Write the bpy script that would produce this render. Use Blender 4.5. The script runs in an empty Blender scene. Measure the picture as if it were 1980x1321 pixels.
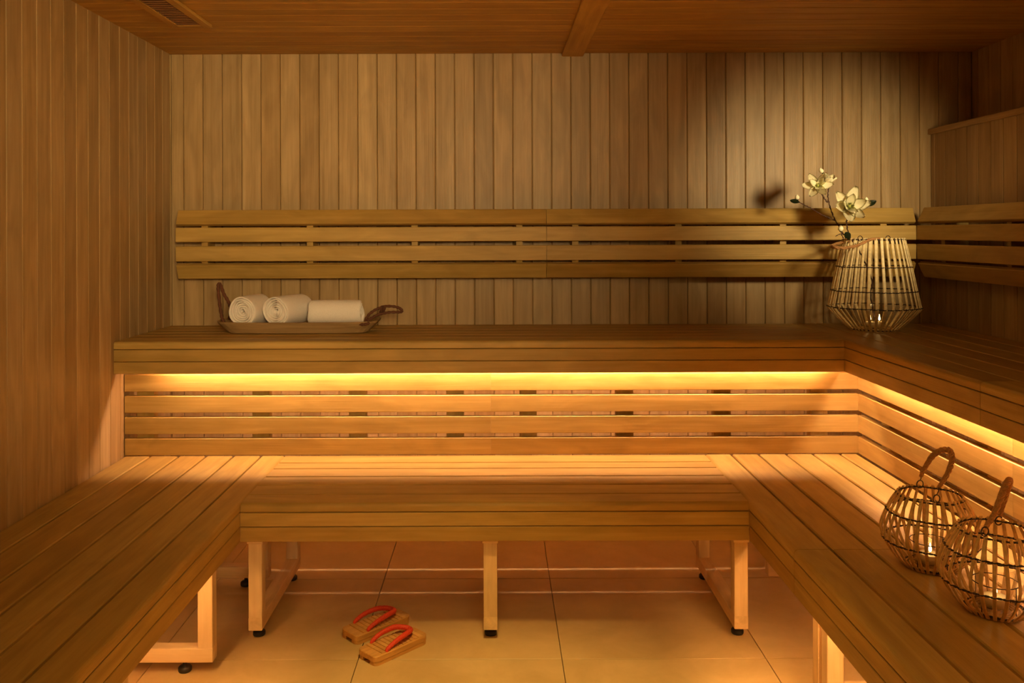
import bpy, bmesh, math, random
from mathutils import Vector, Matrix
random.seed(7)
C = bpy.context.scene.collection
S = bpy.context.scene
PI = math.pi

# ------------------------------------------------------------------ camera, exposure, world
F = 1690.0
cam_d = bpy.data.cameras.new('camera')
cam_d.sensor_width = 36.0
cam_d.lens = F / 1980 * 36
cam_d.shift_x = 29 / 1980
cam_d.shift_y = -210.5 / 1980
cam_d.clip_start = 0.02
cam = bpy.data.objects.new('camera', cam_d)
C.objects.link(cam)
H = 1.256
cam.location = (0, 0, H)
cam.rotation_euler = (math.radians(90), math.radians(0.19), 0)
S.camera = cam
vs = S.view_settings
vs.view_transform = 'Standard'; vs.look = 'None'; vs.gamma = 1; vs.use_curve_mapping = False
vs.exposure = 0.0

w = bpy.data.worlds.new('world'); S.world = w; w.use_nodes = True
w.node_tree.nodes['Background'].inputs[0].default_value = (0.9, 0.6, 0.35, 1)
w.node_tree.nodes['Background'].inputs[1].default_value = 0.02

def area(name, loc, target, size, energy, color, spread=180):
    l = bpy.data.lights.new(name, 'AREA'); l.shape = 'RECTANGLE'
    l.size, l.size_y = size; l.energy = energy; l.color = color; l.spread = math.radians(spread)
    o = bpy.data.objects.new(name, l); C.objects.link(o); o.location = loc
    o.rotation_euler = (Vector(target) - Vector(loc)).to_track_quat('-Z', 'Y').to_euler()
    return o
# room light coming from the entrance side, behind the camera
area('lamp_entrance', (0.35, -0.6, 1.65), (-0.95, 3.7, 1.66), (0.6, 0.5), 8.6, (1.0, 0.71, 0.33), 50)
# soft overhead fill, added to brighten the benches; not a lamp of the room
area('fill_overhead_soft', (0.1, 1.0, 1.99), (0.1, 1.25, 0), (1.0, 0.6), 8.0, (1.0, 0.70, 0.20))
# small wall lamp high on the right, in front of the big lantern
sp = bpy.data.lights.new('lamp_wall', 'SPOT'); sp.energy = 84; sp.color = (1, 0.77, 0.40)
sp.spot_size = math.radians(48); sp.spot_blend = 1.0; sp.shadow_soft_size = 0.11
spo = bpy.data.objects.new('lamp_wall', sp); C.objects.link(spo); spo.location = (1.60, 2.15, 1.60)
spo.rotation_euler = (Vector((1.36, 3.7, 1.42)) - Vector(spo.location)).to_track_quat('-Z', 'Y').to_euler()

# downlight in the ceiling over the open floor
dl = bpy.data.lights.new('lamp_ceiling', 'SPOT'); dl.energy = 135; dl.color = (1, 0.62, 0.17)
dl.spot_size = math.radians(54); dl.spot_blend = 0.7; dl.shadow_soft_size = 0.12
dlo = bpy.data.objects.new('lamp_ceiling', dl); C.objects.link(dlo); dlo.location = (0.0, 1.75, 1.98)
dlo.rotation_euler = (math.radians(7), 0, 0)

LED_COL = (1.0, 0.62, 0.38)
LED_UP = 158.0
LED_LOW = 115.0

# ------------------------------------------------------------------ materials
def mat(name):
    m = bpy.data.materials.new(name); m.use_nodes = True
    nt = m.node_tree; b = nt.nodes['Principled BSDF']
    return m, nt, b
def N(nt, t, **k):
    n = nt.nodes.new(t)
    for a, v in k.items(): setattr(n, a, v)
    return n
def wood(name, axis, cols, rough=0.5, bump=0.25, var=1.0, scale=1.0):
    m, nt, b = mat(name); L = nt.links.new
    tc = N(nt, 'ShaderNodeTexCoord'); oi = N(nt, 'ShaderNodeObjectInfo')
    mul = N(nt, 'ShaderNodeMath', operation='MULTIPLY'); mul.inputs[1].default_value = 37.0
    L(oi.outputs['Random'], mul.inputs[0])
    add = N(nt, 'ShaderNodeVectorMath', operation='ADD')
    L(tc.outputs['Object'], add.inputs[0]); L(mul.outputs[0], add.inputs[1])
    mp = N(nt, 'ShaderNodeMapping')
    s = [42 * scale] * 3; s['xyz'.index(axis)] = 1.5 * scale
    mp.inputs['Scale'].default_value = s
    L(add.outputs[0], mp.inputs[0])
    n1 = N(nt, 'ShaderNodeTexNoise'); n1.inputs['Scale'].default_value = 1.0; n1.inputs['Detail'].default_value = 5
    n1.inputs['Roughness'].default_value = 0.62; n1.inputs['Distortion'].default_value = 0.6
    L(mp.outputs[0], n1.inputs['Vector'])
    mp2 = N(nt, 'ShaderNodeMapping'); s2 = [14 * scale] * 3; s2['xyz'.index(axis)] = 3.2 * scale
    mp2.inputs['Scale'].default_value = s2; L(add.outputs[0], mp2.inputs[0])
    n2 = N(nt, 'ShaderNodeTexNoise'); n2.inputs['Scale'].default_value = 1.0; n2.inputs['Detail'].default_value = 3
    n2.inputs['Distortion'].default_value = 1.3
    L(mp2.outputs[0], n2.inputs['Vector'])
    mp3 = N(nt, 'ShaderNodeMapping'); s3 = [260 * scale] * 3; s3['xyz'.index(axis)] = 5 * scale
    mp3.inputs['Scale'].default_value = s3; L(add.outputs[0], mp3.inputs[0])
    n3 = N(nt, 'ShaderNodeTexNoise'); n3.inputs['Scale'].default_value = 1.0; n3.inputs['Detail'].default_value = 2
    L(mp3.outputs[0], n3.inputs['Vector'])
    cr = N(nt, 'ShaderNodeValToRGB')
    cr.color_ramp.elements[0].position = 0.30; cr.color_ramp.elements[0].color = (*cols[0], 1)
    cr.color_ramp.elements[1].position = 0.68; cr.color_ramp.elements[1].color = (*cols[1], 1)
    L(n1.outputs[0], cr.inputs[0])
    crb = N(nt, 'ShaderNodeValToRGB')
    crb.color_ramp.elements[0].position = 0.32; crb.color_ramp.elements[0].color = (0.80, 0.78, 0.74, 1)
    crb.color_ramp.elements[1].position = 0.66; crb.color_ramp.elements[1].color = (1.08, 1.08, 1.08, 1)
    L(n2.outputs[0], crb.inputs[0])
    mx = N(nt, 'ShaderNodeMix', data_type='RGBA', blend_type='MULTIPLY'); mx.inputs[0].default_value = 0.8
    L(cr.outputs[0], mx.inputs[6]); L(crb.outputs[0], mx.inputs[7])
    # board to board variation
    crv = N(nt, 'ShaderNodeValToRGB'); e = crv.color_ramp.elements
    a = 1 - 0.24 * var
    e[0].position = 0; e[0].color = (a, a * 0.94, a * 0.86, 1)
    e[1].position = 1; e[1].color = (1.06, 1.08, 1.12, 1)
    k = crv.color_ramp.elements.new(0.35); k.color = (1, .97, .92, 1)
    k = crv.color_ramp.elements.new(0.62); k.color = (1 - .12 * var, 1 - .11 * var, 1 - .05 * var, 1)
    L(oi.outputs['Random'], crv.inputs[0])
    mx2 = N(nt, 'ShaderNodeMix', data_type='RGBA', blend_type='MULTIPLY'); mx2.inputs[0].default_value = 1
    L(mx.outputs[2], mx2.inputs[6]); L(crv.outputs[0], mx2.inputs[7])
    L(mx2.outputs[2], b.inputs['Base Color'])
    b.inputs['Roughness'].default_value = rough
    b.inputs['Specular IOR Level'].default_value = 0.35
    ad = N(nt, 'ShaderNodeMath', operation='ADD'); L(n1.outputs[0], ad.inputs[0]); L(n3.outputs[0], ad.inputs[1])
    bp = N(nt, 'ShaderNodeBump'); bp.inputs['Strength'].default_value = bump; bp.inputs['Distance'].default_value = 0.0015
    L(ad.outputs[0], bp.inputs['Height']); L(bp.outputs[0], b.inputs['Normal'])
    return m
WALLC = ((0.37, 0.235, 0.095), (0.49, 0.33, 0.155))
BENCHC = ((0.395, 0.240, 0.052), (0.50, 0.318, 0.090))
W = {}
for ax in 'xyz':
    W['wall_' + ax] = wood('panelling_wood_' + ax, ax, WALLC, 0.42, 0.35, 0.95)
    W['bench_' + ax] = wood('bench_wood_' + ax, ax, BENCHC, 0.5, 0.3, 0.45)
    W['ceil_' + ax] = wood('ceiling_wood_' + ax, ax, ((0.46, 0.25, 0.045), (0.58, 0.34, 0.075)), 0.5, 0.25, 0.7)
    W['raw_' + ax] = wood('frame_wood_' + ax, ax, ((0.74, 0.52, 0.28), (0.84, 0.64, 0.38)), 0.5, 0.2, 0.2)
W['geta'] = wood('sandal_wood', 'x', ((0.62, 0.32, 0.09), (0.78, 0.45, 0.15)), 0.45, 0.3, 0.2, 1.6)
W['tray'] = wood('tray_wood', 'x', ((0.26, 0.16, 0.07), (0.46, 0.31, 0.15)), 0.6, 0.5, 0.2, 1.3)

def plain(name, col, rough=0.5, metal=0.0, noise=None, bump=0.0, bscale=200, spec=0.5):
    m, nt, b = mat(name); L = nt.links.new
    b.inputs['Roughness'].default_value = rough; b.inputs['Metallic'].default_value = metal
    b.inputs['Specular IOR Level'].default_value = spec
    tc = N(nt, 'ShaderNodeTexCoord')
    n = N(nt, 'ShaderNodeTexNoise'); n.inputs['Scale'].default_value = bscale; n.inputs['Detail'].default_value = 4
    L(tc.outputs['Object'], n.inputs['Vector'])
    cr = N(nt, 'ShaderNodeValToRGB'); k = noise or 0.12
    cr.color_ramp.elements[0].color = (*[c * (1 - k) for c in col], 1); cr.color_ramp.elements[0].position = .3
    cr.color_ramp.elements[1].color = (*[min(1, c * (1 + k)) for c in col], 1); cr.color_ramp.elements[1].position = .7
    L(n.outputs[0], cr.inputs[0]); L(cr.outputs[0], b.inputs['Base Color'])
    if bump:
        bp = N(nt, 'ShaderNodeBump'); bp.inputs['Strength'].default_value = bump; bp.inputs['Distance'].default_value = 0.002
        L(n.outputs[0], bp.inputs['Height']); L(bp.outputs[0], b.inputs['Normal'])
    return m
M = {}
M['black'] = plain('black_rubber', (0.012, 0.010, 0.010), 0.5)
M['wire'] = plain('dark_wire', (0.035, 0.014, 0.008), 0.45)
M['pale_rattan'] = plain('pale_rattan', (0.88, 0.66, 0.34), 0.5, noise=.2, bump=.3, bscale=60)
M['rattan'] = plain('rattan', (0.68, 0.42, 0.16), 0.5, noise=.25, bump=.3, bscale=60)
M['rope'] = plain('rope_handle', (0.42, 0.20, 0.07), 0.75, noise=.3, bump=.6, bscale=400)
M['brown_rope'] = plain('brown_rope', (0.13, 0.045, 0.02), 0.85, noise=.4, bump=.8, bscale=500)
M['towel'] = plain('white_terry', (0.92, 0.85, 0.80), 0.95, noise=.06, bump=1.0, bscale=420, spec=.1)
M['red_strap'] = plain('red_fabric', (0.72, 0.055, 0.02), 0.6, noise=.15, bump=.4, bscale=300)
M['wax'] = plain('candle_wax', (0.85, 0.72, 0.5), 0.5, noise=.03)
M['petal'] = None
M['twig'] = plain('dark_twig', (0.06, 0.022, 0.012), 0.7, noise=.4, bump=.6, bscale=150)
M['leaf'] = plain('dark_leaf', (0.022, 0.035, 0.012), 0.45, noise=.3, bscale=60)
M['core'] = plain('flower_core', (0.45, 0.48, 0.12), 0.7)
M['dark'] = plain('vent_dark', (0.02, 0.010, 0.006), 0.8)
M['louver'] = plain('vent_louver', (0.26, 0.12, 0.04), 0.6)
M['cable'] = plain('cable', (0.7, 0.25, 0.12), 0.5)
M['grout'] = plain('grout', (0.20, 0.13, 0.07), 0.8)

def petal_mat():
    m, nt, b = mat('petal'); L = nt.links.new
    tc = N(nt, 'ShaderNodeTexCoord'); sx = N(nt, 'ShaderNodeSeparateXYZ'); L(tc.outputs['Generated'], sx.inputs[0])
    cr = N(nt, 'ShaderNodeValToRGB'); e = cr.color_ramp.elements
    e[0].position = 0.0; e[0].color = (0.72, 0.70, 0.20, 1)
    e[1].position = 0.30; e[1].color = (1.0, 0.94, 0.68, 1)
    L(sx.outputs[0], cr.inputs[0]); L(cr.outputs[0], b.inputs['Base Color'])
    b.inputs['Roughness'].default_value = 0.55
    b.inputs['Subsurface Weight'].default_value = 0.0
    b.inputs['Subsurface Radius'].default_value = (0.01, 0.01, 0.006)
    return m
M['petal'] = petal_mat()

def tile_mat():
    m, nt, b = mat('stone_tile'); L = nt.links.new
    tc = N(nt, 'ShaderNodeTexCoord'); oi = N(nt, 'ShaderNodeObjectInfo')
    mul = N(nt, 'ShaderNodeMath', operation='MULTIPLY'); mul.inputs[1].default_value = 21.0
    L(oi.outputs['Random'], mul.inputs[0])
    add = N(nt, 'ShaderNodeVectorMath', operation='ADD'); L(tc.outputs['Object'], add.inputs[0]); L(mul.outputs[0], add.inputs[1])
    n = N(nt, 'ShaderNodeTexNoise'); n.inputs['Scale'].default_value = 4.5; n.inputs['Detail'].default_value = 8
    n.inputs['Roughness'].default_value = .65; n.inputs['Distortion'].default_value = .4
    L(add.outputs[0], n.inputs['Vector'])
    cr = N(nt, 'ShaderNodeValToRGB'); e = cr.color_ramp.elements
    e[0].position = .34; e[0].color = (0.56, 0.385, 0.17, 1)
    e[1].position = .68; e[1].color = (0.70, 0.50, 0.25, 1)
    L(n.outputs[0], cr.inputs[0]); L(cr.outputs[0], b.inputs['Base Color'])
    n2 = N(nt, 'ShaderNodeTexNoise'); n2.inputs['Scale'].default_value = 60; n2.inputs['Detail'].default_value = 3
    L(add.outputs[0], n2.inputs['Vector'])
    mr = N(nt, 'ShaderNodeMapRange'); mr.inputs[3].default_value = .38; mr.inputs[4].default_value = .55
    L(n.outputs[0], mr.inputs[0]); L(mr.outputs[0], b.inputs['Roughness'])
    bp = N(nt, 'ShaderNodeBump'); bp.inputs['Strength'].default_value = .12; bp.inputs['Distance'].default_value = .001
    L(n2.outputs[0], bp.inputs['Height']); L(bp.outputs[0], b.inputs['Normal'])
    return m
M['tile'] = tile_mat()

def emis(name, col, st):
    m = bpy.data.materials.new(name); m.use_nodes = True; nt = m.node_tree
    nt.nodes.remove(nt.nodes['Principled BSDF'])
    e = N(nt, 'ShaderNodeEmission'); e.inputs[0].default_value = (*col, 1); e.inputs[1].default_value = st
    nt.links.new(e.outputs[0], nt.nodes['Material Output'].inputs[0]); return m
M['led_up'] = emis('led_upper', LED_COL, LED_UP)
M['led_low'] = emis('led_lower', (1.0, 0.52, 0.17), LED_LOW)
M['flame'] = emis('flame', (1.0, 0.62, 0.22), 22.0)
def glass_mat():
    m = bpy.data.materials.new('clear_glass'); m.use_nodes = True; nt = m.node_tree; L = nt.links.new
    nt.nodes.remove(nt.nodes['Principled BSDF'])
    t = N(nt, 'ShaderNodeBsdfTransparent'); t.inputs[0].default_value = (.97, .95, .90, 1)
    g = N(nt, 'ShaderNodeBsdfGlossy'); g.inputs['Roughness'].default_value = .05
    lw = N(nt, 'ShaderNodeLayerWeight'); lw.inputs[0].default_value = .5
    pw = N(nt, 'ShaderNodeMath', operation='POWER'); pw.inputs[1].default_value = 4.0; L(lw.outputs['Facing'], pw.inputs[0])
    fr = N(nt, 'ShaderNodeMapRange'); fr.inputs[3].default_value = .04; fr.inputs[4].default_value = .55; L(pw.outputs[0], fr.inputs[0])
    mx = N(nt, 'ShaderNodeMixShader'); L(fr.outputs[0], mx.inputs[0]); L(t.outputs[0], mx.inputs[1]); L(g.outputs[0], mx.inputs[2])
    L(mx.outputs[0], nt.nodes['Material Output'].inputs[0]); return m
M['glass'] = glass_mat()

# ------------------------------------------------------------------ helpers
def link_obj(name, me, parent=None, loc=(0, 0, 0), rot=(0, 0, 0)):
    o = bpy.data.objects.new(name, me); C.objects.link(o)
    if parent is not None:
        o.parent = parent
        base = Vector((0, 0, 0)); p = parent
        while p is not None:
            base += Vector(p.location); p = p.parent
        o.location = Vector(loc) - base          # loc is given in world space
    else:
        o.location = loc
    o.rotation_euler = rot
    return o
def thing(name, label, cat, loc=(0, 0, 0), group=None):
    o = link_obj(name, None, None, loc)
    o.empty_display_size = .05
    o['label'] = label; o['category'] = cat
    if group: o['group'] = group
    return o
def tag(o, label, cat, group=None):
    o['label'] = label; o['category'] = cat
    if group: o['group'] = group
    return o
def to_mesh(bm, name, material, smooth=False):
    bmesh.ops.recalc_face_normals(bm, faces=bm.faces[:])
    me = bpy.data.meshes.new(name); bm.to_mesh(me); bm.free()
    me.materials.append(material)
    if smooth:
        for p in me.polygons: p.use_smooth = True
    return me
def rounded(w, t, r, seg=1):
    """profile of a w x t rectangle; r = radii of the four corners (--, +-, ++, -+)"""
    if not isinstance(r, (list, tuple)): r = [r] * 4
    if not isinstance(seg, (list, tuple)): seg = [seg] * 4
    pts = []
    for (sx, sy, a0), rr, sg in zip(((-1, -1, PI), (1, -1, 1.5 * PI), (1, 1, 0), (-1, 1, .5 * PI)), r, seg):
        cx, cy = sx * (w / 2 - rr), sy * (t / 2 - rr)
        for i in range(sg + 1):
            a = a0 + (PI / 2) * i / sg
            pts.append((cx + rr * math.cos(a), cy + rr * math.sin(a)))
    return pts
CACHE = {}
def bar_mesh(axis, L, w, t, r, seg, material):
    key = (axis, round(L, 4), round(w, 4), round(t, 4), str(r), str(seg), material.name)
    if key in CACHE: return CACHE[key]
    bm = bmesh.new(); pts = rounded(w, t, r, seg); rows = []
    for e in (-L / 2, L / 2):
        row = []
        for u, v in pts:
            p = {'x': (e, u, v), 'y': (u, e, v), 'z': (u, v, e)}[axis]
            row.append(bm.verts.new(p))
        rows.append(row)
    n = len(pts)
    for i in range(n):
        bm.faces.new((rows[0][i], rows[0][(i + 1) % n], rows[1][(i + 1) % n], rows[1][i]))
    bm.faces.new(rows[0]); bm.faces.new(rows[1])
    CACHE[key] = to_mesh(bm, 'bar', material)
    return CACHE[key]
def bar(name, parent, x, y, z, axis, material, r=0.002, seg=1, rot=(0, 0, 0)):
    """box given by its extents x=(x0,x1) ...; the profile axes are the two other axes in order"""
    d = [x[1] - x[0], y[1] - y[0], z[1] - z[0]]
    c = [(x[0] + x[1]) / 2, (y[0] + y[1]) / 2, (z[0] + z[1]) / 2]
    i = 'xyz'.index(axis); o2 = [k for k in range(3) if k != i]
    me = bar_mesh(axis, d[i], d[o2[0]], d[o2[1]], r, seg, material)
    return link_obj(name, me, parent, c, rot)
def tube_bm(bm, pts, rad, n=8, closed=False, flat=1.0, up=None):
    pts = [Vector(p) for p in pts]; m = len(pts)
    if not isinstance(rad, (list, tuple)): rad = [rad] * m
    def tan(i):
        if closed: return (pts[(i + 1) % m] - pts[i - 1]).normalized()
        a = pts[max(i - 1, 0)]; b = pts[min(i + 1, m - 1)]
        return (b - a).normalized()
    t0 = tan(0)
    u = up(pts[0]) if up else (Vector((0, 0, 1)) if abs(t0.z) < .9 else Vector((1, 0, 0)))
    rings = []
    for i in range(m):
        t = tan(i)
        if up: u = up(pts[i])
        u = (u - t * u.dot(t))
        if u.length < 1e-6: u = t.orthogonal()
        u.normalize(); v = t.cross(u)
        rings.append([bm.verts.new(pts[i] + (u * math.cos(2 * PI * k / n) * flat + v * math.sin(2 * PI * k / n)) * rad[i]) for k in range(n)])
    for i in range(m if closed else m - 1):
        a, b = rings[i], rings[(i + 1) % m]
        for k in range(n):
            bm.faces.new((a[k], a[(k + 1) % n], b[(k + 1) % n], b[k]))
    if not closed:
        bm.faces.new(rings[0][::-1]); bm.faces.new(rings[-1])
def tube(name, pts, rad, material, parent=None, n=8, closed=False, flat=1.0, up=None, smooth=True, origin=None):
    bm = bmesh.new()
    o0 = Vector(origin) if origin is not None else Vector(pts[0])
    tube_bm(bm, [Vector(p) - o0 for p in pts], rad, n, closed, flat, (lambda q: up(q + o0)) if up else None)
    return link_obj(name, to_mesh(bm, name, material, smooth), parent, o0)
def spline(P, n=8):
    P = [Vector(p) for p in P]; out = []
    Q = [2 * P[0] - P[1]] + P + [2 * P[-1] - P[-2]]
    for i in range(1, len(Q) - 2):
        a, b, c, d = Q[i - 1:i + 3]
        for k in range(n):
            t = k / n
            out.append(.5 * ((2 * b) + (c - a) * t + (2 * a - 5 * b + 4 * c - d) * t * t + (3 * b - a - 3 * c + d) * t ** 3))
    out.append(P[-1]); return out
def lathe(name, prof, material, parent, loc, n=32, smooth=True, closed=False):
    bm = bmesh.new(); rings = []
    for r, z in prof:
        if r < 1e-6: rings.append([bm.verts.new((0, 0, z))])
        else: rings.append([bm.verts.new((r * math.cos(2 * PI * k / n), r * math.sin(2 * PI * k / n), z)) for k in range(n)])
    prs = list(zip(rings, rings[1:])) + ([(rings[-1], rings[0])] if closed else [])
    for a, b in prs:
        for k in range(n):
            k2 = (k + 1) % n
            if len(a) == 1 and len(b) == 1: continue
            if len(a) == 1: bm.faces.new((a[0], b[k], b[k2]))
            elif len(b) == 1: bm.faces.new((a[k], a[k2], b[0]))
            else: bm.faces.new((a[k], a[k2], b[k2], b[k]))
    return link_obj(name, to_mesh(bm, name, material, smooth), parent, loc)
def struct(o): o['kind'] = 'structure'; return o
def px(x, y, d):                      # where a picture point lies at depth d (used to read off positions)
    return Vector(((x - 961) / F * d, d, H - (y - 450) / F * d))

# ------------------------------------------------------------------ room dimensions
XL, XR, XW = -1.382, 2.016, 1.840     # left wall, right wall, face of the right wainscot
YB, YF = 3.707, -1.2                  # back wall, wall behind the camera
ZC, ZW = 2.016, 1.665                 # ceiling, top of wainscot boards
BW, BT = 0.0822, 0.012

# backing shells
floor = struct(bar('floor', None, (XL - .1, XR + .1), (YF - .1, YB + .1), (-0.08, -0.010), 'x', M['grout']))
wl = struct(bar('wall_left', None, (XL - .09, XL - BT), (YF - .1, YB + .09), (-.01, ZC + .08), 'z', W['wall_z']))
wb = struct(bar('wall_back', None, (XL - BT, XR + BT), (YB + BT, YB + .09), (-.01, ZC + .08), 'z', W['wall_z']))
wr = struct(bar('wall_right', None, (XR + BT, XR + .09), (YF - .1, YB + .09), (-.01, ZC + .08), 'z', W['wall_z']))
wf = struct(bar('wall_front', None, (XL - BT, XR + BT), (YF - .1, YF), (-.01, ZC + .08), 'z', W['wall_z']))
ce = struct(bar('ceiling', None, (XL - BT, XR + BT), (YF, YB + BT), (ZC + BT, ZC + .08), 'x', W['ceil_x']))
ws = struct(bar('wall_right_lower', None, (XW + BT, XR + BT - .001), (YF, YB + BT - .001), (0, ZW), 'z', W['wall_z']))

G = 0.0016
# back wall boards (their left edges lie at -1.329 + k*BW)
x = -1.329 - BW; first = True
while x < XR - 0.002:
    a, b = max(x, XL), min(x + BW, XR)
    bar('board', wb, (a + G / 2, b - G / 2), (YB, YB + BT), (0.0, ZC), 'z', W['wall_z'], [.0030, .0030, .0005, .0005])
    x += BW
def boards_y(parent, x0, x1, y_edge, z0, z1, r):
    y = y_edge
    while y < YB - .001: y += BW
    while y > YF:
        a, b = max(y - BW, YF), min(y, YB)
        if b - a > .01:
            bar('board', parent, (x0, x1), (a + G / 2, b - G / 2), (z0, z1), 'z', W['wall_z'], r)
        y -= BW
boards_y(wl, XL - BT, XL, 3.204, 0.0, ZC, [.0005, .0010, .0030, .0005])
boards_y(wr, XR, XR + BT, 3.580, ZW, ZC, [.0010, .0005, .0005, .0030])
boards_y(ws, XW, XW + BT, 3.587, 0.0, ZW, [.0010, .0005, .0005, .0030])
cap = struct(bar('trim_2', None, (XW - .012, XR), (YF, YB), (ZW, ZW + .024), 'y', W['wall_y'], .003))
# ceiling boards run across the room
y = YB
while y > YF:
    a = max(y - .0825, YF)
    bar('board', ce, (XL, XR), (a + G / 2, y - G / 2), (ZC, ZC + BT), 'x', W['ceil_x'], [.0022, .0022, .0005, .0005])
    y -= .0825
struct(bar('trim_1', None, (.278, .368), (YF, YB), (ZC - .014, ZC), 'y', W['ceil_y'], .002))

# floor tiles
ty = [2.573 - .6 * k for k in range(-2, 8)]
tx = [-.413 + .6 * k for k in range(-3, 6)]
for i in range(len(tx) - 1):
    for j in range(len(ty) - 1):
        x0, x1 = max(tx[i], XL), min(tx[i + 1], XW); y0, y1 = max(ty[j + 1], YF), min(ty[j], YB)
        if x1 - x0 < .02 or y1 - y0 < .02: continue
        bar('tile', floor, (x0 + .0014, x1 - .0014), (y0 + .0014, y1 - .0014), (-.010, 0), 'x', M['tile'], [.0003, .0003, .001, .001])

# ceiling vent
vent = thing('ceiling_vent', 'slatted wooden air vent set in the ceiling near the left wall', 'vent', (-1.10, 2.9, ZC - .012))
vx0, vx1, vy0, vy1 = -1.145, -1.063, 2.50, 3.145
zt = (ZC - .012, ZC - .0005)
bar('frame', vent, (vx1, vx1 + .03), (vy0 - .03, vy1 + .03), zt, 'y', W['ceil_y'])
bar('frame', vent, (vx0 - .03, vx0), (vy0 - .03, vy1 + .03), zt, 'y', W['ceil_y'])
bar('frame', vent, (vx0, vx1), (vy1, vy1 + .03), zt, 'x', W['ceil_x'])
bar('frame', vent, (vx0, vx1), (vy0 - .03, vy0), zt, 'x', W['ceil_x'])
bar('backing', vent, (vx0, vx1), (vy0, vy1), (ZC - .002, ZC - .0005), 'x', M['dark'], .0002)
y = vy0 + .012
while y < vy1 - .004:
    bar('louver', vent, (vx0, vx1), (y - .004, y + .004), (ZC - .011, ZC - .003), 'x', M['louver'], .001)
    y += .024

# ------------------------------------------------------------------ upper benches
ZU, ZL = 0.867, 0.434
TS = 0.027
FT = 0.024
DU, XU = 3.143, 1.248                 # fronts of the upper benches
DL, XLL, XLR = 2.659, -0.785, 0.765   # fronts of the lower benches
JD = 2.26                             # joint between the modules on the right
YN = 0.75                             # near ends of the benches
def slats_x(par, x0, x1, edges, z, bull=None, g=.006):
    for a, b in zip(edges, edges[1:]):
        r, sg = [.0015, .0015, .0030, .0012], 1
        if bull == a: r, sg = [.0025, .0025, .0025, .012], [1, 1, 1, 5]
        bar('slat', par, (x0, x1), (a + (g / 2 if bull != a else 0), b - g / 2), (z - TS, z), 'x', W['bench_x'], r, sg)
def slats_y(par, y0, y1, edges, z, bull=None, g=.007):
    for a, b in zip(edges, edges[1:]):
        r, sg = .003, 1
        fa, fb = g / 2, g / 2
        if bull == a: r, sg = [.0025, .0025, .0025, .012], [1, 1, 1, 5]; fa = 0
        if bull == b: r, sg = [.0025, .0025, .012, .0025], [1, 1, 5, 1]; fb = 0
        bar('slat', par, (a + fa, b - fb), (y0, y1), (z - TS, z), 'y', W['bench_y'], r, sg)

ub = thing('upper_bench', 'long upper wooden bench along the back wall with the towel tray on it', 'bench', (0, 3.4, ZU - .12))
slats_x(ub, XL + .002, XU - .001, [DU, DU + .098, DU + .192, DU + .286, DU + .380, DU + .474, YB - .002], ZU, DU, .004)
bar('fascia_board', ub, (XL + .002, XU - .001), (DU, DU + FT), (ZU - TS - .0440, ZU - TS - .0020), 'x', W['bench_x'], .0015)
bar('fascia_board', ub, (XL + .002, XU - .001), (DU, DU + FT), (ZU - TS - .0885, ZU - TS - .0460), 'x', W['bench_x'], .0015)
batx = [(p - 961) / 517.6 for p in (283, 505, 691, 879, 1020, 1206, 1394, 1580)]
bar('fascia_light_stop', ub, (XL + .002, XU), (DU + FT, DU + FT + .006), (ZU - TS - .086, ZU - TS), 'x', W['bench_x'], .001)  # unseen strip added to stop led light leaking through the fascia grooves
for bx in batx:
    bar('crossbar', ub, (bx - .032, bx + .032), (DU + FT + .006, YB - .002), (ZU - TS - .042, ZU - TS), 'y', W['raw_y'])
ur = thing('upper_bench', 'upper wooden bench along the right wall under the big lantern', 'bench', (1.54, 2.3, ZU - .12))
for y0, y1 in ((YN, JD - .001), (JD + .001, YB - .002)):
    slats_y(ur, y0, y1, [XU, XU + .100, XU + .200, XU + .300, XU + .400, XU + .500, XW - .002], ZU, XU, .004)
    bar('fascia_board', ur, (XU, XU + FT), (y0, min(y1, DU + FT)), (ZU - TS - .0440, ZU - TS - .0020), 'y', W['bench_y'], .0015)
    bar('fascia_board', ur, (XU, XU + FT), (y0, min(y1, DU + FT)), (ZU - TS - .0885, ZU - TS - .0460), 'y', W['bench_y'], .0015)
bar('fascia_light_stop', ur, (XU + FT, XU + FT + .006), (YN, DU + FT), (ZU - TS - .086, ZU - TS), 'y', W['bench_y'], .001)  # added light stop behind the fascia grooves, out of view
for by in (3.3, 2.9, 2.45, 2.05, 1.6, 1.1):
    bar('crossbar', ur, (XU + FT + .006, XW - .002), (by - .032, by + .032), (ZU - TS - .042, ZU - TS), 'x', W['raw_x'])

# led strips under the upper benches
def led(label, x, y, z, m, axis):
    o = bar('led_strip', None, x, y, z, axis, m, .0005)
    return tag(o, label, 'light strip')
zled = ZU - TS - .042
led('glowing light strip hidden under the upper bench along the back wall', (-1.22, 1.20), (3.196, 3.207), (zled - .0065, zled - .0005), M['led_up'], 'x')
led('glowing light strip hidden under the upper bench along the right wall', (1.293, 1.304), (YN, 3.10), (zled - .0065, zled - .0005), M['led_up'], 'y')

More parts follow.
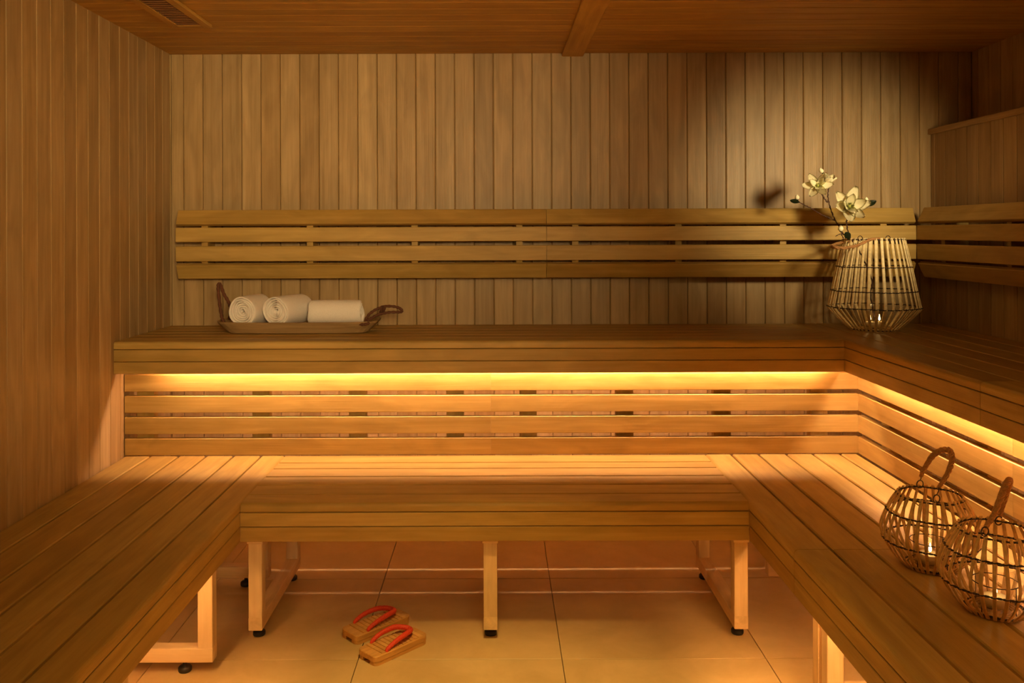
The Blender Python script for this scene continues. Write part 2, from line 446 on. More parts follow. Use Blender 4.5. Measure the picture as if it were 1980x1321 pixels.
# slatted skirts between lower and upper benches
SB, SR = 3.230, 1.332
rows = [(.436, .4985), (.5145, .5775), (.5935, .656), (.672, .7345)]
sk = thing('slatted_skirt', 'glowing horizontal slat panel between the two back benches', 'panel', (0, SB, .436))
for z0, z1 in rows:
    for x0, x1 in ((XL + .004, -.0255), (-.0245, SR)):
        bar('slat', sk, (x0, x1), (SB, SB + .022), (z0, z1), 'x', W['bench_x'], .002)
for bx in batx:
    bar('batten', sk, (bx - .032, bx + .032), (SB + .022, SB + .062), (.445, .775), 'z', W['bench_z'])
sr = thing('slatted_skirt', 'glowing horizontal slat panel behind the two small lanterns on the right', 'panel', (SR, 2.2, .436))
for z0, z1 in rows:
    for y0, y1 in ((YN, JD - .0005), (JD + .0005, SB - .0005)):
        bar('slat', sr, (SR, SR + .022), (y0, y1), (z0, z1), 'y', W['bench_y'], .002)
for by in (3.05, 2.9, 2.45, 2.05, 1.6, 1.1):
    bar('batten', sr, (SR + .022, SR + .062), (by - .032, by + .032), (.445, .775), 'z', W['bench_z'])

# ------------------------------------------------------------------ lower benches
def foot(par, x, y):
    lathe('adjuster_foot', [(0, 0), (.017, 0), (.019, .003), (.019, .012), (.015, .016), (.006, .018), (.006, .034), (0, .034)], M['black'], par, (x, y, 0.0), 20)
ZF = .033
PW = .042
def frame_y(par, x0, y0, y1, ztop):
    """a leg frame running into the depth: two posts on a floor rail"""
    x1 = x0 + PW
    bar('foot_rail', par, (x0, x1), (y0, y1), (ZF, ZF + .040), 'y', W['raw_y'], .0015)
    bar('leg_post', par, (x0, x1), (y0, y0 + PW), (ZF + .040, ztop - .04), 'z', W['raw_z'], .0015)
    bar('leg_post', par, (x0, x1), (y1 - PW, y1), (ZF + .040, ztop - .04), 'z', W['raw_z'], .0015)
    bar('top_rail', par, (x0, x1), (y0, y1), (ztop - .04, ztop), 'y', W['raw_y'], .0015)
    bar('post_cap', par, (x0 - .003, x1 + .003), (y0 - .005, y0 + PW), (ztop - .108, ztop - .084), 'x', W['raw_x'], [.008, .001, .001, .001], [3, 1, 1, 1])
    foot(par, (x0 + x1) / 2, y0 + .045); foot(par, (x0 + x1) / 2, y1 - .045)
def frame_x(par, y0, x0, x1, ztop):
    y1 = y0 + PW - .002
    bar('foot_rail', par, (x0, x1), (y0, y1), (ZF, ZF + .040), 'x', W['raw_x'], .0015)
    bar('leg_post', par, (x0, x0 + PW), (y0, y1), (ZF + .040, ztop - .04), 'z', W['raw_z'], .0015)
    bar('leg_post', par, (x1 - PW, x1), (y0, y1), (ZF + .040, ztop - .04), 'z', W['raw_z'], .0015)
    bar('top_rail', par, (x0, x1), (y0, y1), (ztop - .04, ztop), 'x', W['raw_x'], .0015)
    foot(par, x0 + .085, (y0 + y1) / 2); foot(par, x1 - .085, (y0 + y1) / 2)

lc = thing('lower_bench', 'lower wooden bench in the middle above the red strapped sandals', 'bench', (0, 2.95, 0))
pe = [2.659, 2.752, 2.852, 2.952, 3.052, 3.130, 3.2296]
slats_x(lc, XLL + .0015, XLR - .0015, pe, ZL, DL, .0068)
ZB = ZL - TS
bar('fascia_board', lc, (XLL + .0015, XLR - .0015), (DL, DL + FT), (ZB - .0435, ZB - .0022), 'x', W['bench_x'], .0015)
bar('fascia_board', lc, (XLL + .0015, XLR - .0015), (DL, DL + FT), (ZB - .090, ZB - .0458), 'x', W['bench_x'], .0015)
bar('fascia_light_stop', lc, (XLL + .0015, XLR - .0015), (DL + FT, DL + FT + .007), (ZB - .088, ZB), 'x', W['bench_x'], .001)  # unseen strip added so the fascia grooves stay dark
for fx in (-.769, -.045, .727):
    frame_y(lc, fx, 2.690, 3.215, ZB)

ll = thing('lower_bench', 'lower wooden bench along the left wall', 'bench', (-1.08, 2.1, 0))
slats_y(ll, YN, 3.228, [-1.380, -1.283, -1.178, -1.077, -.976, -.874, XLL], ZL, XLL, .008)
bar('fascia_board', ll, (XLL - FT, XLL), (YN, DL - .0008), (ZB - .0435, ZB - .0022), 'y', W['bench_y'], .0015)
bar('fascia_board', ll, (XLL - FT, XLL), (YN, DL - .0008), (ZB - .090, ZB - .0458), 'y', W['bench_y'], .0015)
bar('fascia_light_stop', ll, (XLL - FT - .005, XLL - FT), (YN, DL - .0008), (ZB - .088, ZB), 'y', W['bench_y'], .001)  # added behind the boards to keep their grooves dark
for fy in (3.10, 2.49, 1.885, 1.25):
    frame_x(ll, fy, -1.37, -.815, ZB)

lr = thing('lower_bench', 'lower wooden bench along the right wall with two small lanterns', 'bench', (1.05, 2.1, 0))
for y0, y1 in ((YN, JD - .001), (JD + .001, 3.228)):
    slats_y(lr, y0, y1, [XLR, .863, .964, 1.066, 1.164, 1.265, 1.330], ZL, XLR, .008)
for y0, y1 in ((YN, JD - .001), (JD + .001, DL - .0008)):
    bar('fascia_board', lr, (XLR, XLR + FT), (y0, y1), (ZB - .0435, ZB - .0022), 'y', W['bench_y'], .0015)
    bar('fascia_board', lr, (XLR, XLR + FT), (y0, y1), (ZB - .090, ZB - .0458), 'y', W['bench_y'], .0015)
bar('fascia_light_stop', lr, (XLR + FT, XLR + FT + .005), (YN, DL - .0008), (ZB - .088, ZB), 'y', W['bench_y'], .001)  # added behind the boards, blocks light through their grooves
for fy in (3.10, 2.262, 2.20, 1.55, .95):
    frame_x(lr, fy, .828 if fy < 3 else .96, 1.31, ZB)

# light strips under the lower side benches
bar('light_shield', ll, (-.862, -.816), (YN, 2.40), (.3585, .364), 'y', W['raw_y'], .001)  # unseen plate added to block strip light rising through the slat gaps
bar('light_shield', lr, (.800, .840), (YN, 2.50), (.3585, .364), 'y', W['raw_y'], .001)  # same added plate on the right, shades the slats above
led('light strip under the lower bench along the left wall', (-.845, -.835), (YN, 2.40), (.352, .358), M['led_low'], 'y')
led('light strip under the lower bench along the right wall', (.815, .825), (YN, 2.50), (.352, .358), M['led_low'], 'y')
tag(tube('power_cable', spline([(-.80, 3.0, .40), (-.815, 2.93, .355), (-.80, 2.86, .335), (-.76, 2.80, .345), (-.70, 2.75, .400)]), .004, M['cable'], n=8),
    'thin orange cable looping under the left end of the middle bench', 'cable')

# ------------------------------------------------------------------ slatted backrests
prof = [((1.350, .030), (1.291, .002)), ((1.280, .001), (1.221, 0.0)), ((1.204, 0.0), (1.142, .002)), ((1.129, .003), (1.072, .031))]
def backrest(label, axis, a0, a1, face, brackets, loc):
    t = thing('slatted_leaning_panel', label, 'panel', loc, 'slatted leaning panels on the walls')
    for (z1, o1), (z0, o0) in prof:
        L = math.hypot(z1 - z0, o1 - o0); ang = math.atan2(o1 - o0, z1 - z0)
        off = (o1 + o0) / 2 + .010; zc = (z1 + z0) / 2
        if axis == 'x':
            me = bar_mesh('x', a1 - a0, .020, L, .002, 1, W['bench_x'])
            link_obj('slat', me, t, ((a0 + a1) / 2, face + off, zc), (-ang, 0, 0))
        else:
            me = bar_mesh('y', a1 - a0, .020, L, .002, 1, W['bench_y'])
            link_obj('slat', me, t, (face + off, (a0 + a1) / 2, zc), (0, ang, 0))
    for b in brackets:
        # curved bracket: polygon seen from the side
        pl = [(1.345, .054), (1.290, .024), (1.280, .022), (1.142, .022), (1.128, .026), (1.078, .055), (1.078, .115), (1.345, .115)]
        bm = bmesh.new(); rws = []
        for s in (-.013, .013):
            rws.append([bm.verts.new((s, o, z - 1.21) if axis == 'x' else (o, s, z - 1.21)) for z, o in pl])
        for i in range(len(pl)):
            j = (i + 1) % len(pl); bm.faces.new((rws[0][i], rws[0][j], rws[1][j], rws[1][i]))
        bm.faces.new(rws[0]); bm.faces.new(rws[1])
        me = to_mesh(bm, 'bracket', W['bench_z'])
        link_obj('bracket', me, t, (b, face, 1.21) if axis == 'x' else (face, b, 1.21))
    return t
YBR = 3.590
xb = lambda p: (p - 961) / F * 3.62
backrest('left half of the slatted wooden backrest on the back wall, above the towels', 'x', -1.320, .2030, YBR, [xb(p) for p in (397, 600, 802, 1004)], (-.56, YBR, 1.07))
backrest('right half of the slatted wooden backrest on the back wall, behind the big lantern', 'x', .2045, 1.722, YBR, [xb(p) for p in (1112, 1311, 1513, 1707)], (.96, YBR, 1.07))
backrest('slatted wooden backrest on the right wall', 'y', 1.9, 3.590, 1.7235, [3.42, 2.98, 2.5, 2.05], (1.7235, 2.7, 1.07))

# ------------------------------------------------------------------ towel tray and towels
def tray():
    cx, cy, z0 = -.778, 3.455, ZU + .0005
    n = 64; bm = bmesh.new()
    def ring(a, b, z, e=5.0, tilt=0):
        out = []
        for k in range(n):
            t = 2 * PI * k / n; c, s = math.cos(t), math.sin(t)
            r = (abs(c) ** e + abs(s) ** e) ** (-1 / e)
            out.append(bm.verts.new((a * c * r, b * s * r, z + tilt * abs(c) ** 4)))
        return out
    R = [ring(.262, .075, 0), ring(.272, .082, .003), ring(.312, .104, .040, 5, .003), ring(.314, .106, .046, 5, .004),
         ring(.304, .096, .046, 5, .004), ring(.296, .090, .038), ring(.262, .074, .023), ring(.250, .066, .021)]
    bm.faces.new(R[0])
    for a, b in zip(R, R[1:]):
        for k in range(n): bm.faces.new((a[k], a[(k + 1) % n], b[(k + 1) % n], b[k]))
    bm.faces.new(R[-1])
    t = thing('wooden_tray', 'shallow rustic wooden tray with brown rope handles on the upper bench', 'tray', (cx, cy, z0))
    link_obj('tray_body', to_mesh(bm, 'tray_body', W['tray'], False), t, (cx, cy, z0))
    d = 3.40
    def P(a, b, dd=d):           # from a close look at the photograph
        return px(400 + a / 4.95, 530 + b / 4.95, dd)
    bm = bmesh.new(); o0 = P(150, 440)
    pts = spline([P(160, 455), P(140, 400), P(120, 280), P(106, 120), P(112, 88), P(128, 95), P(160, 180), P(205, 260), P(225, 330, 3.46), P(215, 420, 3.50)], 8)
    r = [.0065 + .001 * math.sin(i * 1.7) for i in range(len(pts))]
    tube_bm(bm, [p - o0 for p in pts], r, 8)
    link_obj('rope_handle', to_mesh(bm, 'rope', M['brown_rope'], True), t, o0)
    bm = bmesh.new(); o0 = P(1500, 440)
    pts = spline([P(1440, 475, 3.37), P(1500, 478, 3.36), P(1545, 465, 3.37), P(1520, 440), P(1545, 390), P(1600, 345), P(1660, 318), P(1720, 305), P(1800, 310), P(1850, 330), P(1866, 352),
                  P(1840, 362), P(1760, 362), P(1690, 372), P(1630, 388), P(1570, 420), P(1530, 445)], 6)
    r = [.0055 + .001 * math.sin(i * 1.9) for i in range(len(pts))]
    tube_bm(bm, [p - o0 for p in pts], r, 8)
    for k in range(4):            # binding where the rope doubles
        q = P(1660 + k * 14, 322 - k * 2)
        tube_bm(bm, [q - o0 + Vector((0.004 * math.cos(a), .011 * math.sin(a), .012 * math.cos(a) - .004)) for a in [2 * PI * j / 10 for j in range(10)]], .0026, 6, True)
    link_obj('rope_handle', to_mesh(bm, 'rope', M['brown_rope'], True), t, o0)
tray()

def towel(label, c, R, L, yaw, seed, turns=6.3, squash=.93, inner=.010):
    """a rolled towel: a spiral ribbon extruded along the roll's axis (local Y)"""
    rnd = random.Random(seed); bm = bmesh.new()
    nt_ = int(turns * 30); th = (R - inner) / (turns); rows = []
    ys = [-.5, -.47, -.25, 0, .25, .47, .5]
    ph = [rnd.uniform(0, 6) for _ in range(4)]
    for i in range(nt_ + 1):
        a = 2 * PI * turns * i / nt_
        rc = inner + th * a / (2 * PI) - th * .5
        wob = 1 + .030 * math.sin(2 * a + ph[0]) + .018 * math.sin(3.1 * a + ph[1])
        endo = .004 * math.sin(a * 1.3 + ph[2]) + .003 * math.sin(a * 2.9 + ph[3]) + .012 * (1 - i / nt_) * (1 if seed % 2 else -.2) - .008 * (i / nt_ > .995)
        tt = th * .492 * (1 if i < nt_ - 6 else (.35 + .65 * (nt_ - i) / 6))
        row = []
        for side in (-1, 1):
            for y in ys:
                rr = max(.001, (rc + side * tt * (1 if abs(y) < .49 else .45))) * wob
                yy = y * L + (endo if y < 0 else -endo)
                row.append(bm.verts.new((rr * math.cos(-a + ph[0] - 1.3), yy, rr * math.sin(-a + ph[0] - 1.3) * squash)))
        rows.append(row)
    m = len(ys)
    for a, b in zip(rows, rows[1:]):
        for s in (0, m):
            for k in range(m - 1): bm.faces.new((a[s + k], a[s + k + 1], b[s + k + 1], b[s + k]))
        bm.faces.new((a[0], a[m], b[m], b[0])); bm.faces.new((a[m - 1], a[2 * m - 1], b[2 * m - 1], b[m - 1]))
    for r in (rows[0], rows[-1]):
        for k in range(m - 1): bm.faces.new((r[k], r[k + 1], r[m + k + 1], r[m + k]))
    me = to_mesh(bm, 'towel', M['towel'], True)
    o = link_obj('rolled_towel', me, None, c, (0, 0, yaw))
    sub = o.modifiers.new('s', 'SUBSURF'); sub.levels = 1; sub.render_levels = 1
    return tag(o, label, 'towel', 'rolled towels on the tray')
zt0 = ZU + .022
towel('white rolled towel with its spiral end facing out, leftmost on the tray', (-.970, 3.452, zt0 + .065), .0612, .17, math.radians(-12), 1, squash=1.04)
towel('white rolled towel with its spiral end facing out, middle one on the tray', (-.826, 3.455, zt0 + .065), .0615, .185, math.radians(-22), 3, squash=1.04)
towel('white rolled towel lying sideways, rightmost on the tray', (-.634, 3.44, zt0 + .056), .056, .205, math.radians(90), 5, turns=4.6, squash=.97)

# ------------------------------------------------------------------ lanterns
def strand_rope(bm, pts, R, r, turns, n=7, k=3):
    pts = [Vector(p) for p in pts]; m = len(pts)
    for s in range(k):
        q = []; u = None
        for i, p in enumerate(pts):
            t = (pts[min(i + 1, m - 1)] - pts[max(i - 1, 0)]).normalized()
            if u is None: u = t.orthogonal()
            u = (u - t * u.dot(t)).normalized(); v = t.cross(u)
            a = 2 * PI * (turns * i / m + s / k); e = .35 + .65 * min(1, 4 * i / m, 4 * (m - 1 - i) / m)
            q.append(p + (u * math.cos(a) + v * math.sin(a)) * R * e)
        tube_bm(bm, q, r, n)
def lantern(label, loc, profile, nr, rw, rings, handle_pts, handle_r, attach, strip_seed, group, big=False):
    t = thing('rattan_lantern', label, 'lantern', loc, group)
    bx, by, bz = loc; rnd = random.Random(strip_seed)
    sp_ = spline([(r, 0, z) for r, z in profile], 6 if not big else 5)
    # one rib mesh, shared by all ribs: a flat strip following the profile in the XZ plane
    def rib_mesh(th):
        bm = bmesh.new(); m = len(sp_); rows_ = []
        for i, p in enumerate(sp_):
            a = sp_[max(i - 1, 0)]; b = sp_[min(i + 1, m - 1)]
            tn = (b - a).normalized(); nn = Vector((tn.z, 0, -tn.x))
            rows_.append([bm.verts.new(p + nn * o + Vector((0, s, 0))) for o, s in ((th, -rw * .6), (th, rw * .6), (0, rw), (-th, rw * .6), (-th, -rw * .6), (0, -rw))])
        for a, b in zip(rows_, rows_[1:]):
            for k in range(6): bm.faces.new((a[k], a[(k + 1) % 6], b[(k + 1) % 6], b[k]))
        bm.faces.new(rows_[0]); bm.faces.new(rows_[-1])
        return to_mesh(bm, 'rib', M['pale_rattan'] if big else M['rattan'])
    me = rib_mesh(.0022)
    for k in range(nr):
        a = 2 * PI * (k + rnd.uniform(-.13, .13)) / nr
        o = link_obj('rib', me, t, loc, (0, 0, a))
        o.scale = (1, rnd.uniform(.85, 1.15), 1)
    for r, z, amp in rings:
        pts = []
        for i in range(nr * 4):
            a = 2 * PI * i / (nr * 4)
            rr = r + amp * math.cos(i * PI / 2 * 1.0)
            pts.append((bx + rr * math.cos(a), by + rr * math.sin(a), bz + z + .0012 * math.sin(i * PI / 2) + .0008 * math.sin(a * 5)))
        tube('wire_ring', pts, .0016 if not big else .0019, M['wire'], t, 6, True, origin=(bx, by, bz + z))
        pts2 = []
        for i in range(nr * 4):
            a = 2 * PI * i / (nr * 4)
            rr = r - amp * math.cos(i * PI / 2)
            pts2.append((bx + rr * math.cos(a), by + rr * math.sin(a), bz + z - .0012 * math.sin(i * PI / 2) + .0008 * math.sin(a * 5)))
        tube('wire_ring', pts2, .0013 if not big else .0016, M['wire'], t, 6, True, origin=(bx, by, bz + z))
    # woven floor of the lantern: spiral of wire and cross wires
    r0 = profile[0][0]
    bm = bmesh.new()
    sp2 = []
    for i in range(150):
        a = i * .26; rr = r0 * (1 - i / 160)
        sp2.append((rr * math.cos(a), rr * math.sin(a), .0022))
    tube_bm(bm, sp2, .0022, 6)
    link_obj('woven_base', to_mesh(bm, 'base', M['rattan'], True), t, loc)
    # eyelets and handle
    for p in attach:
        q = Vector(p); rr = .0095 if not big else .010
        pts = [q + Vector((rr * math.cos(a), 0.3 * rr * math.cos(a), rr * math.sin(a))) for a in [2 * PI * j / 16 for j in range(16)]]
        tube('wire_eyelet', pts, .0014, M['wire'], t, 6, True, origin=q)
    if not big:
        for p, q in ((attach[0], handle_pts[0]), (attach[1], handle_pts[-1])):
            a = Vector(p) + Vector((0, 0, .0085)); b = Vector(q)
            tube('wire_link', [a, (a + b) / 2 + Vector((.002, 0, 0)), b + (b - a).normalized() * .006], .0012, M['wire'], t, 6)
    bm = bmesh.new(); o0 = Vector(handle_pts[0]); hp = [p - o0 for p in spline(handle_pts, 9)]
    strand_rope(bm, hp, handle_r * .52, handle_r * .56, 6 if not big else 3.5)
    link_obj('rope_handle', to_mesh(bm, 'handle', M['rope'], True), t, o0)
    return t

def wire_cage(t, loc, r, z0, z1, legs):
    x, y, z = loc
    tube('wire_holder', [(x + r * math.cos(a), y + r * math.sin(a), z + z1) for a in [2 * PI * j / 28 for j in range(28)]], .0012, M['wire'], t, 6, True, origin=(x, y, z + z1))
    for k in range(legs):
        a = 2 * PI * (k + .3) / legs
        tube('wire_holder', [(x + r * math.cos(a), y + r * math.sin(a), z + z0), (x + r * math.cos(a), y + r * math.sin(a), z + z1)], .0012, M['wire'], t, 6)

def jar(label, loc, r, h, group):
    o = lathe('glass_jar', [(0, 0), (r * .94, 0), (r, .003), (r, h - .002), (r - .001, h), (r - .002, h - .002), (r - .0024, .006), (r - .006, .0045), (0, .0045)], M['glass'], None, loc, 32)
    return tag(o, label, 'jar', group)
def candle(label, loc, r, h, group, fh=.022):
    t = thing('candle', label, 'candle', loc, group)
    x, y, z = loc
    lathe('wax', [(0, 0), (r, 0), (r, h - .001), (r - .001, h), (r * .8, h - .0015), (0, h - .002)], M['wax'], t, loc, 24)
    lathe('wick', [(0, 0), (.0007, 0), (.0006, .008), (0, .0085)], M['black'], t, (x, y, z + h - .002), 8)
    lathe('flame', [(0, 0), (.0022, .002), (.0036, .006), (.0034, .010), (.0020, .016), (.0008, fh - .002), (0, fh)], M['flame'], t, (x, y, z + h + .003), 14)

# big lantern on the upper bench
BL = (1.482, 3.440, ZU + .003)
bprof = [(.086, 0), (.130, .040), (.171, .086), (.1690, .094), (.156, .154), (.137, .248), (.112, .360)]
def bpt(a, b, d=3.42): return px(1480 + a / 3.67, 300 + b / 3.67, d)
bh = [bpt(815, 600, 3.34), bpt(740, 610, 3.33), bpt(650, 650, 3.32), bpt(560, 668, 3.31), bpt(500, 662, 3.31), bpt(470, 655, 3.34), bpt(500, 640, 3.40), bpt(560, 622, 3.46), bpt(640, 606, 3.52)]
lb = lantern('largest rattan lantern, holding the magnolia branch in the bench corner', BL, bprof, 36, .0050,
             [(.171, .090, .003), (.156, .154, .003), (.137, .248, .003), (.112, .354, .003), (.089, .004, .003)],
             bh, .0062, [bpt(672, 600, 3.34), bpt(870, 600, 3.36)], 3, 'rattan lanterns', True)
jar('clear glass candle jar inside the largest lantern', (BL[0] + .0, BL[1], ZU + .008), .045, .10, 'glass candle jars')
candle('lit candle on the left inside the largest lantern', (BL[0] - .020, BL[1] - .012, ZU + .0130), .017, .022, 'lit candles', .026)
candle('lit candle on the right inside the largest lantern', (BL[0] + .020, BL[1] - .004, ZU + .0130), .017, .022, 'lit candles', .026)

sprof = [(.058, 0), (.084, .026), (.105, .060), (.112, .090), (.096, .136), (.072, .178)]
def small(label, loc, handle, att, seed, jl, cl):
    t = lantern(label, loc, sprof, 30, .0040, [(.107, .063, .0028), (.098, .132, .0028), (.074, .172, .0028), (.059, .004, .0028)],
                handle, .0068, att, seed, 'rattan lanterns')
    wire_cage(t, loc, .046, .004, .062, 4)
    jar(jl, (loc[0], loc[1], loc[2] + .005), .039, .090, 'glass candle jars')
    candle(cl, (loc[0], loc[1], loc[2] + .0100), .026, .020, 'lit candles', .024)
def spt(a, b, d): return px(1700 + a / 3.668, 860 + b / 3.668, d)
S2 = (1.058, 2.140, ZL + .003)
small('small rattan lantern with arched rope handle, farther of the two on the lower right bench', S2,
      [spt(288, 235, 2.175), spt(320, 170, 2.17), spt(370, 95, 2.16), spt(430, 52, 2.15), spt(490, 48, 2.13), spt(512, 95, 2.12), spt(500, 165, 2.10), spt(465, 240, 2.08), spt(415, 315, 2.07)],
      [spt(283, 290, 2.175), spt(400, 395, 2.07)], 11, 'clear glass candle jar inside the farther small lantern', 'lit candle inside the farther small lantern')
S3 = (1.075, 1.890, ZL + .003)
small('small rattan lantern nearest the camera, cut by the right edge of the picture', S3,
      [spt(745, 600, 1.825), spt(800, 520, 1.83), spt(850, 400, 1.84), spt(890, 300, 1.86), spt(917, 262, 1.885), spt(915, 290, 1.91), spt(890, 370, 1.93), spt(865, 450, 1.945), spt(848, 515, 1.95)],
      [spt(742, 628, 1.82), spt(842, 552, 1.95)], 12, 'clear glass candle jar inside the nearest small lantern', 'lit candle inside the nearest small lantern')

# ------------------------------------------------------------------ magnolia branch
def petal_mesh(L, Wd, curl, seed):
    rnd = random.Random(seed); bm = bmesh.new(); nu, nv = 9, 7; g = []
    for i in range(nu):
        u = i / (nu - 1); hw = Wd / 2 * (math.sin(PI * min(1, .10 + .86 * u ** .85)) ** .72)
        if i == nu - 1: hw = Wd * .10
        row = []
        for j in range(nv):
            v = 2 * j / (nv - 1) - 1
            z = curl * L * (u ** 2) + .16 * L * math.sin(PI * u) * -1 * .5 + (v * v) * Wd * .20 * (1 - .5 * u) + .010 * Wd * rnd.uniform(-1, 1) + .05 * Wd * math.sin(v * 4 + seed) * u
            row.append(bm.verts.new((L * u, v * hw, z)))
        g.append(row)
    for i in range(nu - 1):
        for j in range(nv - 1): bm.faces.new((g[i][j], g[i + 1][j], g[i + 1][j + 1], g[i][j + 1]))
    top = bm.faces[:]
    r = bmesh.ops.solidify(bm, geom=top, thickness=.0008)
    return to_mesh(bm, 'petal', M['petal'], True)
mg = thing('magnolia_branch', 'cream magnolia branch with dark stems standing in the largest lantern', 'flower', bpt(620, 640, 3.43))
def stem(pts, r0, r1, d=3.40):
    P = spline([bpt(*p) if len(p) == 3 else bpt(p[0], p[1], d) for p in pts], 6); n = len(P)
    for i, p in enumerate(P): P[i] = p + Vector((.0012 * math.sin(i * 2.3), 0, .0012 * math.cos(i * 1.9)))
    rr = [(r0 + (r1 - r0) * i / (n - 1)) * (1.0 + .18 * math.sin(i * 1.45)) for i in range(n)]
    tube('stem', P, rr, M['twig'], mg, 7)
DM = 3.40
stem([(770, 1160, 3.44), (745, 1000, 3.44), (755, 900, 3.44), (700, 760, 3.44), (650, 660, 3.42), (600, 590, 3.41), (580, 520, DM), (578, 465, 3.40), (600, 430, 3.40)], .0030, .0024)
stem([(600, 600, 3.42), (545, 560, 3.41), (520, 510, 3.40), (495, 470, DM), (470, 410, DM), (452, 350, DM), (444, 290, DM), (450, 240, DM)], .0028, .0022)
stem([(444, 345), (415, 310), (400, 275), (415, 250)], .0026, .0022)
stem([(495, 470), (445, 450), (395, 428), (330, 388), (290, 368), (240, 340)], .0024, .0018)
stem([(580, 470), (605, 468)], .0022, .0016)
stem([(556, 600), (540, 570), (545, 540)], .0022, .0016)
stem([(545, 565), (520, 572), (497, 585)], .0018, .0012)
stem([(650, 430, 3.41), (705, 385, 3.41), (715, 355, 3.41)], .0022, .0018)
def flower(c, axis, L, Wd, spec, seed):
    rnd = random.Random(seed)
    f = lathe('flower', [(0, -.004), (.005, -.002), (.006, .004), (.004, .012), (0, .016)], M['core'], mg, c, 12)
    z = Vector(axis).normalized(); q = z.to_track_quat('Z', 'Y')
    f.rotation_euler = q.to_euler()
    for (n, lift, sc, off, curl) in spec:
        me = petal_mesh(L * sc, Wd * sc, curl, seed + n)
        for k in range(n):
            a = 2 * PI * (k + off) / n + rnd.uniform(-.15, .15)
            o = bpy.data.objects.new('petal', me); C.objects.link(o); o.parent = f
            o.rotation_euler = (Matrix.Rotation(a, 3, 'Z') @ Matrix.Rotation(-lift + rnd.uniform(-.14, .14), 3, 'Y')).to_euler()
            o.location = (.003 * math.cos(a), .003 * math.sin(a), .002)
            s = rnd.uniform(.9, 1.08); o.scale = (s, s, s)
flower(bpt(592, 375, 3.37), (.05, -1, .28), .076, .050, [(6, .22, 1.0, 0.2, .12), (4, .75, .82, .0, .10)], 21)
flower(bpt(372, 228, 3.38), (-.30, -.85, .35), .054, .032, [(6, .18, 1.0, 0.0, .08), (3, .85, .8, .3, .05)], 33)
flower(bpt(425, 215, 3.39), (.35, -.35, .85), .046, .034, [(5, .95, 1.0, 0.0, .05)], 44)
def bud(c, axis, L, R):
    o = lathe('bud', [(0, 0), (R * .55, L * .06), (R, L * .33), (R * .92, L * .58), (R * .5, L * .86), (0, L)], M['petal'], mg, c, 14)
    o.rotation_euler = Vector(axis).to_track_quat('Z', 'Y').to_euler()
    lathe('sepal', [(0, -.004), (R * .45, -.001), (R * .62, L * .10), (R * .5, L * .16), (0, L * .14)], M['leaf'], mg, c, 12).rotation_euler = o.rotation_euler
bud(bpt(408, 135, DM), (-.55, -.1, .85), .024, .0085)
bud(bpt(228, 325, DM), (-.15, -.1, 1), .022, .0088)
bud(bpt(716, 345, 3.41), (0, -.1, 1), .022, .0080)
bud(bpt(535, 550, 3.39), (-.12, -.3, 1), .026, .0100)
def leaf(c, axis, roll, L, Wd):
    bm = bmesh.new(); g = []
    for i in range(8):
        u = i / 7; hw = Wd / 2 * math.sin(PI * (.04 + .93 * u)) ** .8
        g.append([bm.verts.new((L * u, v * hw, -.12 * L * u * u + abs(v) * Wd * .12)) for v in (-1, -.5, 0, .5, 1)])
    for i in range(7):
        for j in range(4): bm.faces.new((g[i][j], g[i + 1][j], g[i + 1][j + 1], g[i][j + 1]))
    bmesh.ops.solidify(bm, geom=bm.faces[:], thickness=.0009)
    o = link_obj('leaf', to_mesh(bm, 'leaf', M['leaf'], True), mg, c)
    ax = Vector(axis).normalized(); q = ax.to_track_quat('X', 'Z')
    o.rotation_euler = (q.to_matrix() @ Matrix.Rotation(roll, 3, 'X')).to_euler()
leaf(bpt(243, 345, DM), (-1, -.1, .28), 1.0, .041, .020)
leaf(bpt(712, 372, 3.41), (.9, -.1, .52), 1.0, .046, .026)
leaf(bpt(600, 605, 3.40), (-.55, -.2, .75), 1.1, .036, .026)

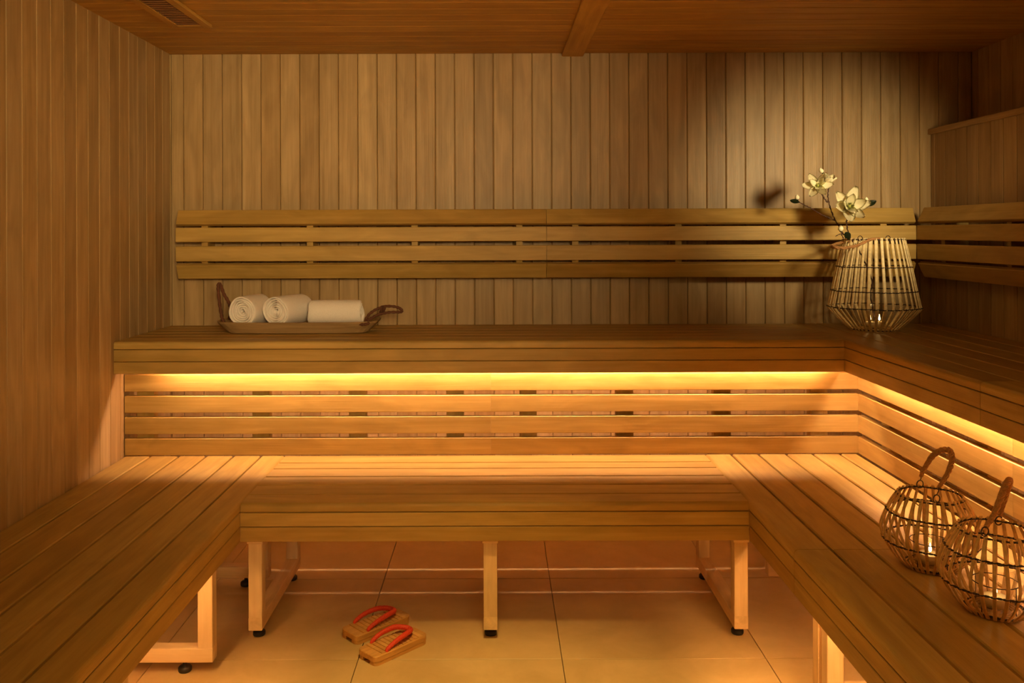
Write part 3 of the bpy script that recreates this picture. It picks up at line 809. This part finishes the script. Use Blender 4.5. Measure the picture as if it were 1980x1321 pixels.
# ------------------------------------------------------------------ wooden sandals
def sandal(label, heel, toe):
    heel = Vector((heel[0], heel[1], 0)); toe = Vector((toe[0], toe[1], 0))
    d = toe - heel; L = d.length; yaw = math.atan2(d.y, d.x)
    t = thing('wooden_sandal', label, 'sandal', (heel + toe) / 2, 'pair of wooden sandals')
    hw, zt_, zb = .044, .028, .012
    def outline(n=7, inset=0.0, x0=-L / 2, x1=L / 2):
        pts = []; r = .016
        for (sx, sy, a0) in ((1, 1, 0), (-1, 1, PI / 2), (-1, -1, PI), (1, -1, 1.5 * PI)):
            rr = r if sx < 0 else .022
            for i in range(n):
                a = a0 + PI / 2 * i / (n - 1)
                px_ = (x1 if sx > 0 else x0) - sx * rr + (rr - inset) * math.cos(a)
                py_ = sy * (hw - rr) + (rr - inset) * math.sin(a)
                pts.append((px_, py_ * (1.0 if px_ < 0 else 1 - .06 * px_ / (L / 2))))
        return pts
    R = Matrix.Rotation(yaw, 4, 'Z')
    def put(name, bm, m, smooth=False):
        o = bpy.data.objects.new(name, to_mesh(bm, name, m, smooth)); C.objects.link(o); o.parent = t
        o.location = (0, 0, 0); o.rotation_euler = (0, 0, yaw); return o
    # top board
    bm = bmesh.new(); A = [bm.verts.new((x, y, zb)) for x, y in outline()]
    B = [bm.verts.new((x, y, zt_ - .002)) for x, y in outline()]; D = [bm.verts.new((x, y, zt_)) for x, y in outline(inset=.002)]
    n = len(A)
    for a, b in ((A, B), (B, D)):
        for k in range(n): bm.faces.new((a[k], a[(k + 1) % n], b[(k + 1) % n], b[k]))
    bm.faces.new(A); bm.faces.new(D)
    put('sole_board', bm, W['geta'])
    # two runners below, open between them at the ends
    for s in (-1, 1):
        bm = bmesh.new(); pts = []
        y0, y1 = (.016, hw - .001) if s > 0 else (-(hw - .001), -.016)
        for (x, y) in outline(inset=.0012):
            if y0 - .0001 <= y <= y1 + .0001: pts.append((x, y))
        xs = [p[0] for p in pts]
        inner = .016 * s
        ex = L / 2 - .0012
        pts = sorted(pts, key=lambda p: math.atan2((p[1] - inner) * s, p[0]))
        pts = [(ex, inner)] + pts + [(-ex, inner)]
        lo = [bm.verts.new((x, y, .0005)) for x, y in pts]; hi = [bm.verts.new((x, y, zb)) for x, y in pts]
        for k in range(len(pts)):
            k2 = (k + 1) % len(pts); bm.faces.new((lo[k], lo[k2], hi[k2], hi[k]))
        bm.faces.new(lo); bm.faces.new(hi)
        put('runner', bm, W['geta'])
    # raised cross slats on the top
    ns = 10; xs0 = -L / 2 + .028; st = (L - .050) / ns
    for k in range(ns):
        xa, xb_ = xs0 + k * st + .0015, xs0 + (k + 1) * st - .0015
        me = bar_mesh('y', 2 * hw - .010, xb_ - xa, .0040, .0006, 1, W['geta'])
        o = bpy.data.objects.new('cross_slat', me); C.objects.link(o); o.parent = t
        q = R @ Vector(((xa + xb_) / 2, 0, 0)); o.location = (q.x, q.y, zt_ + .0006); o.rotation_euler = (0, 0, yaw)
    # padded red thong
    bm = bmesh.new()
    half = [(-L / 2 + .046, .036, zt_ - .001), (-L / 2 + .054, .0365, zt_ + .008), (-L / 2 + .085, .036, zt_ + .019), (-L / 2 + .125, .031, zt_ + .024),
            (L / 2 - .062, .022, zt_ + .022), (L / 2 - .048, .011, zt_ + .019)]
    P = spline(half + [(L / 2 - .043, 0, zt_ + .017)] + [(a, -b, c) for a, b, c in reversed(half)], 6)
    n_ = len(P); rr = [.0052 + .0026 * min(1, 4 * i / n_, 4 * (n_ - 1 - i) / n_) + .0004 * math.sin(i * 2.2) for i in range(n_)]
    tube_bm(bm, P, rr, 10)
    put('strap', bm, M['red_strap'], True)
    bm = bmesh.new()
    tube_bm(bm, [(L / 2 - .043, 0, zt_ + .019), (L / 2 - .040, 0, zt_ + .012), (L / 2 - .038, 0, zt_ - .001)], [.005, .004, .0035], 8)
    put('toe_post', bm, M['red_strap'], True)
    return t
sandal('wooden sandal with red thong strap, the nearer of the pair on the floor', (-.387, 2.556), (-.2416, 2.704))
sandal('wooden sandal with red thong strap, the farther of the pair on the floor', (-.4616, 2.690), (-.306, 2.838))
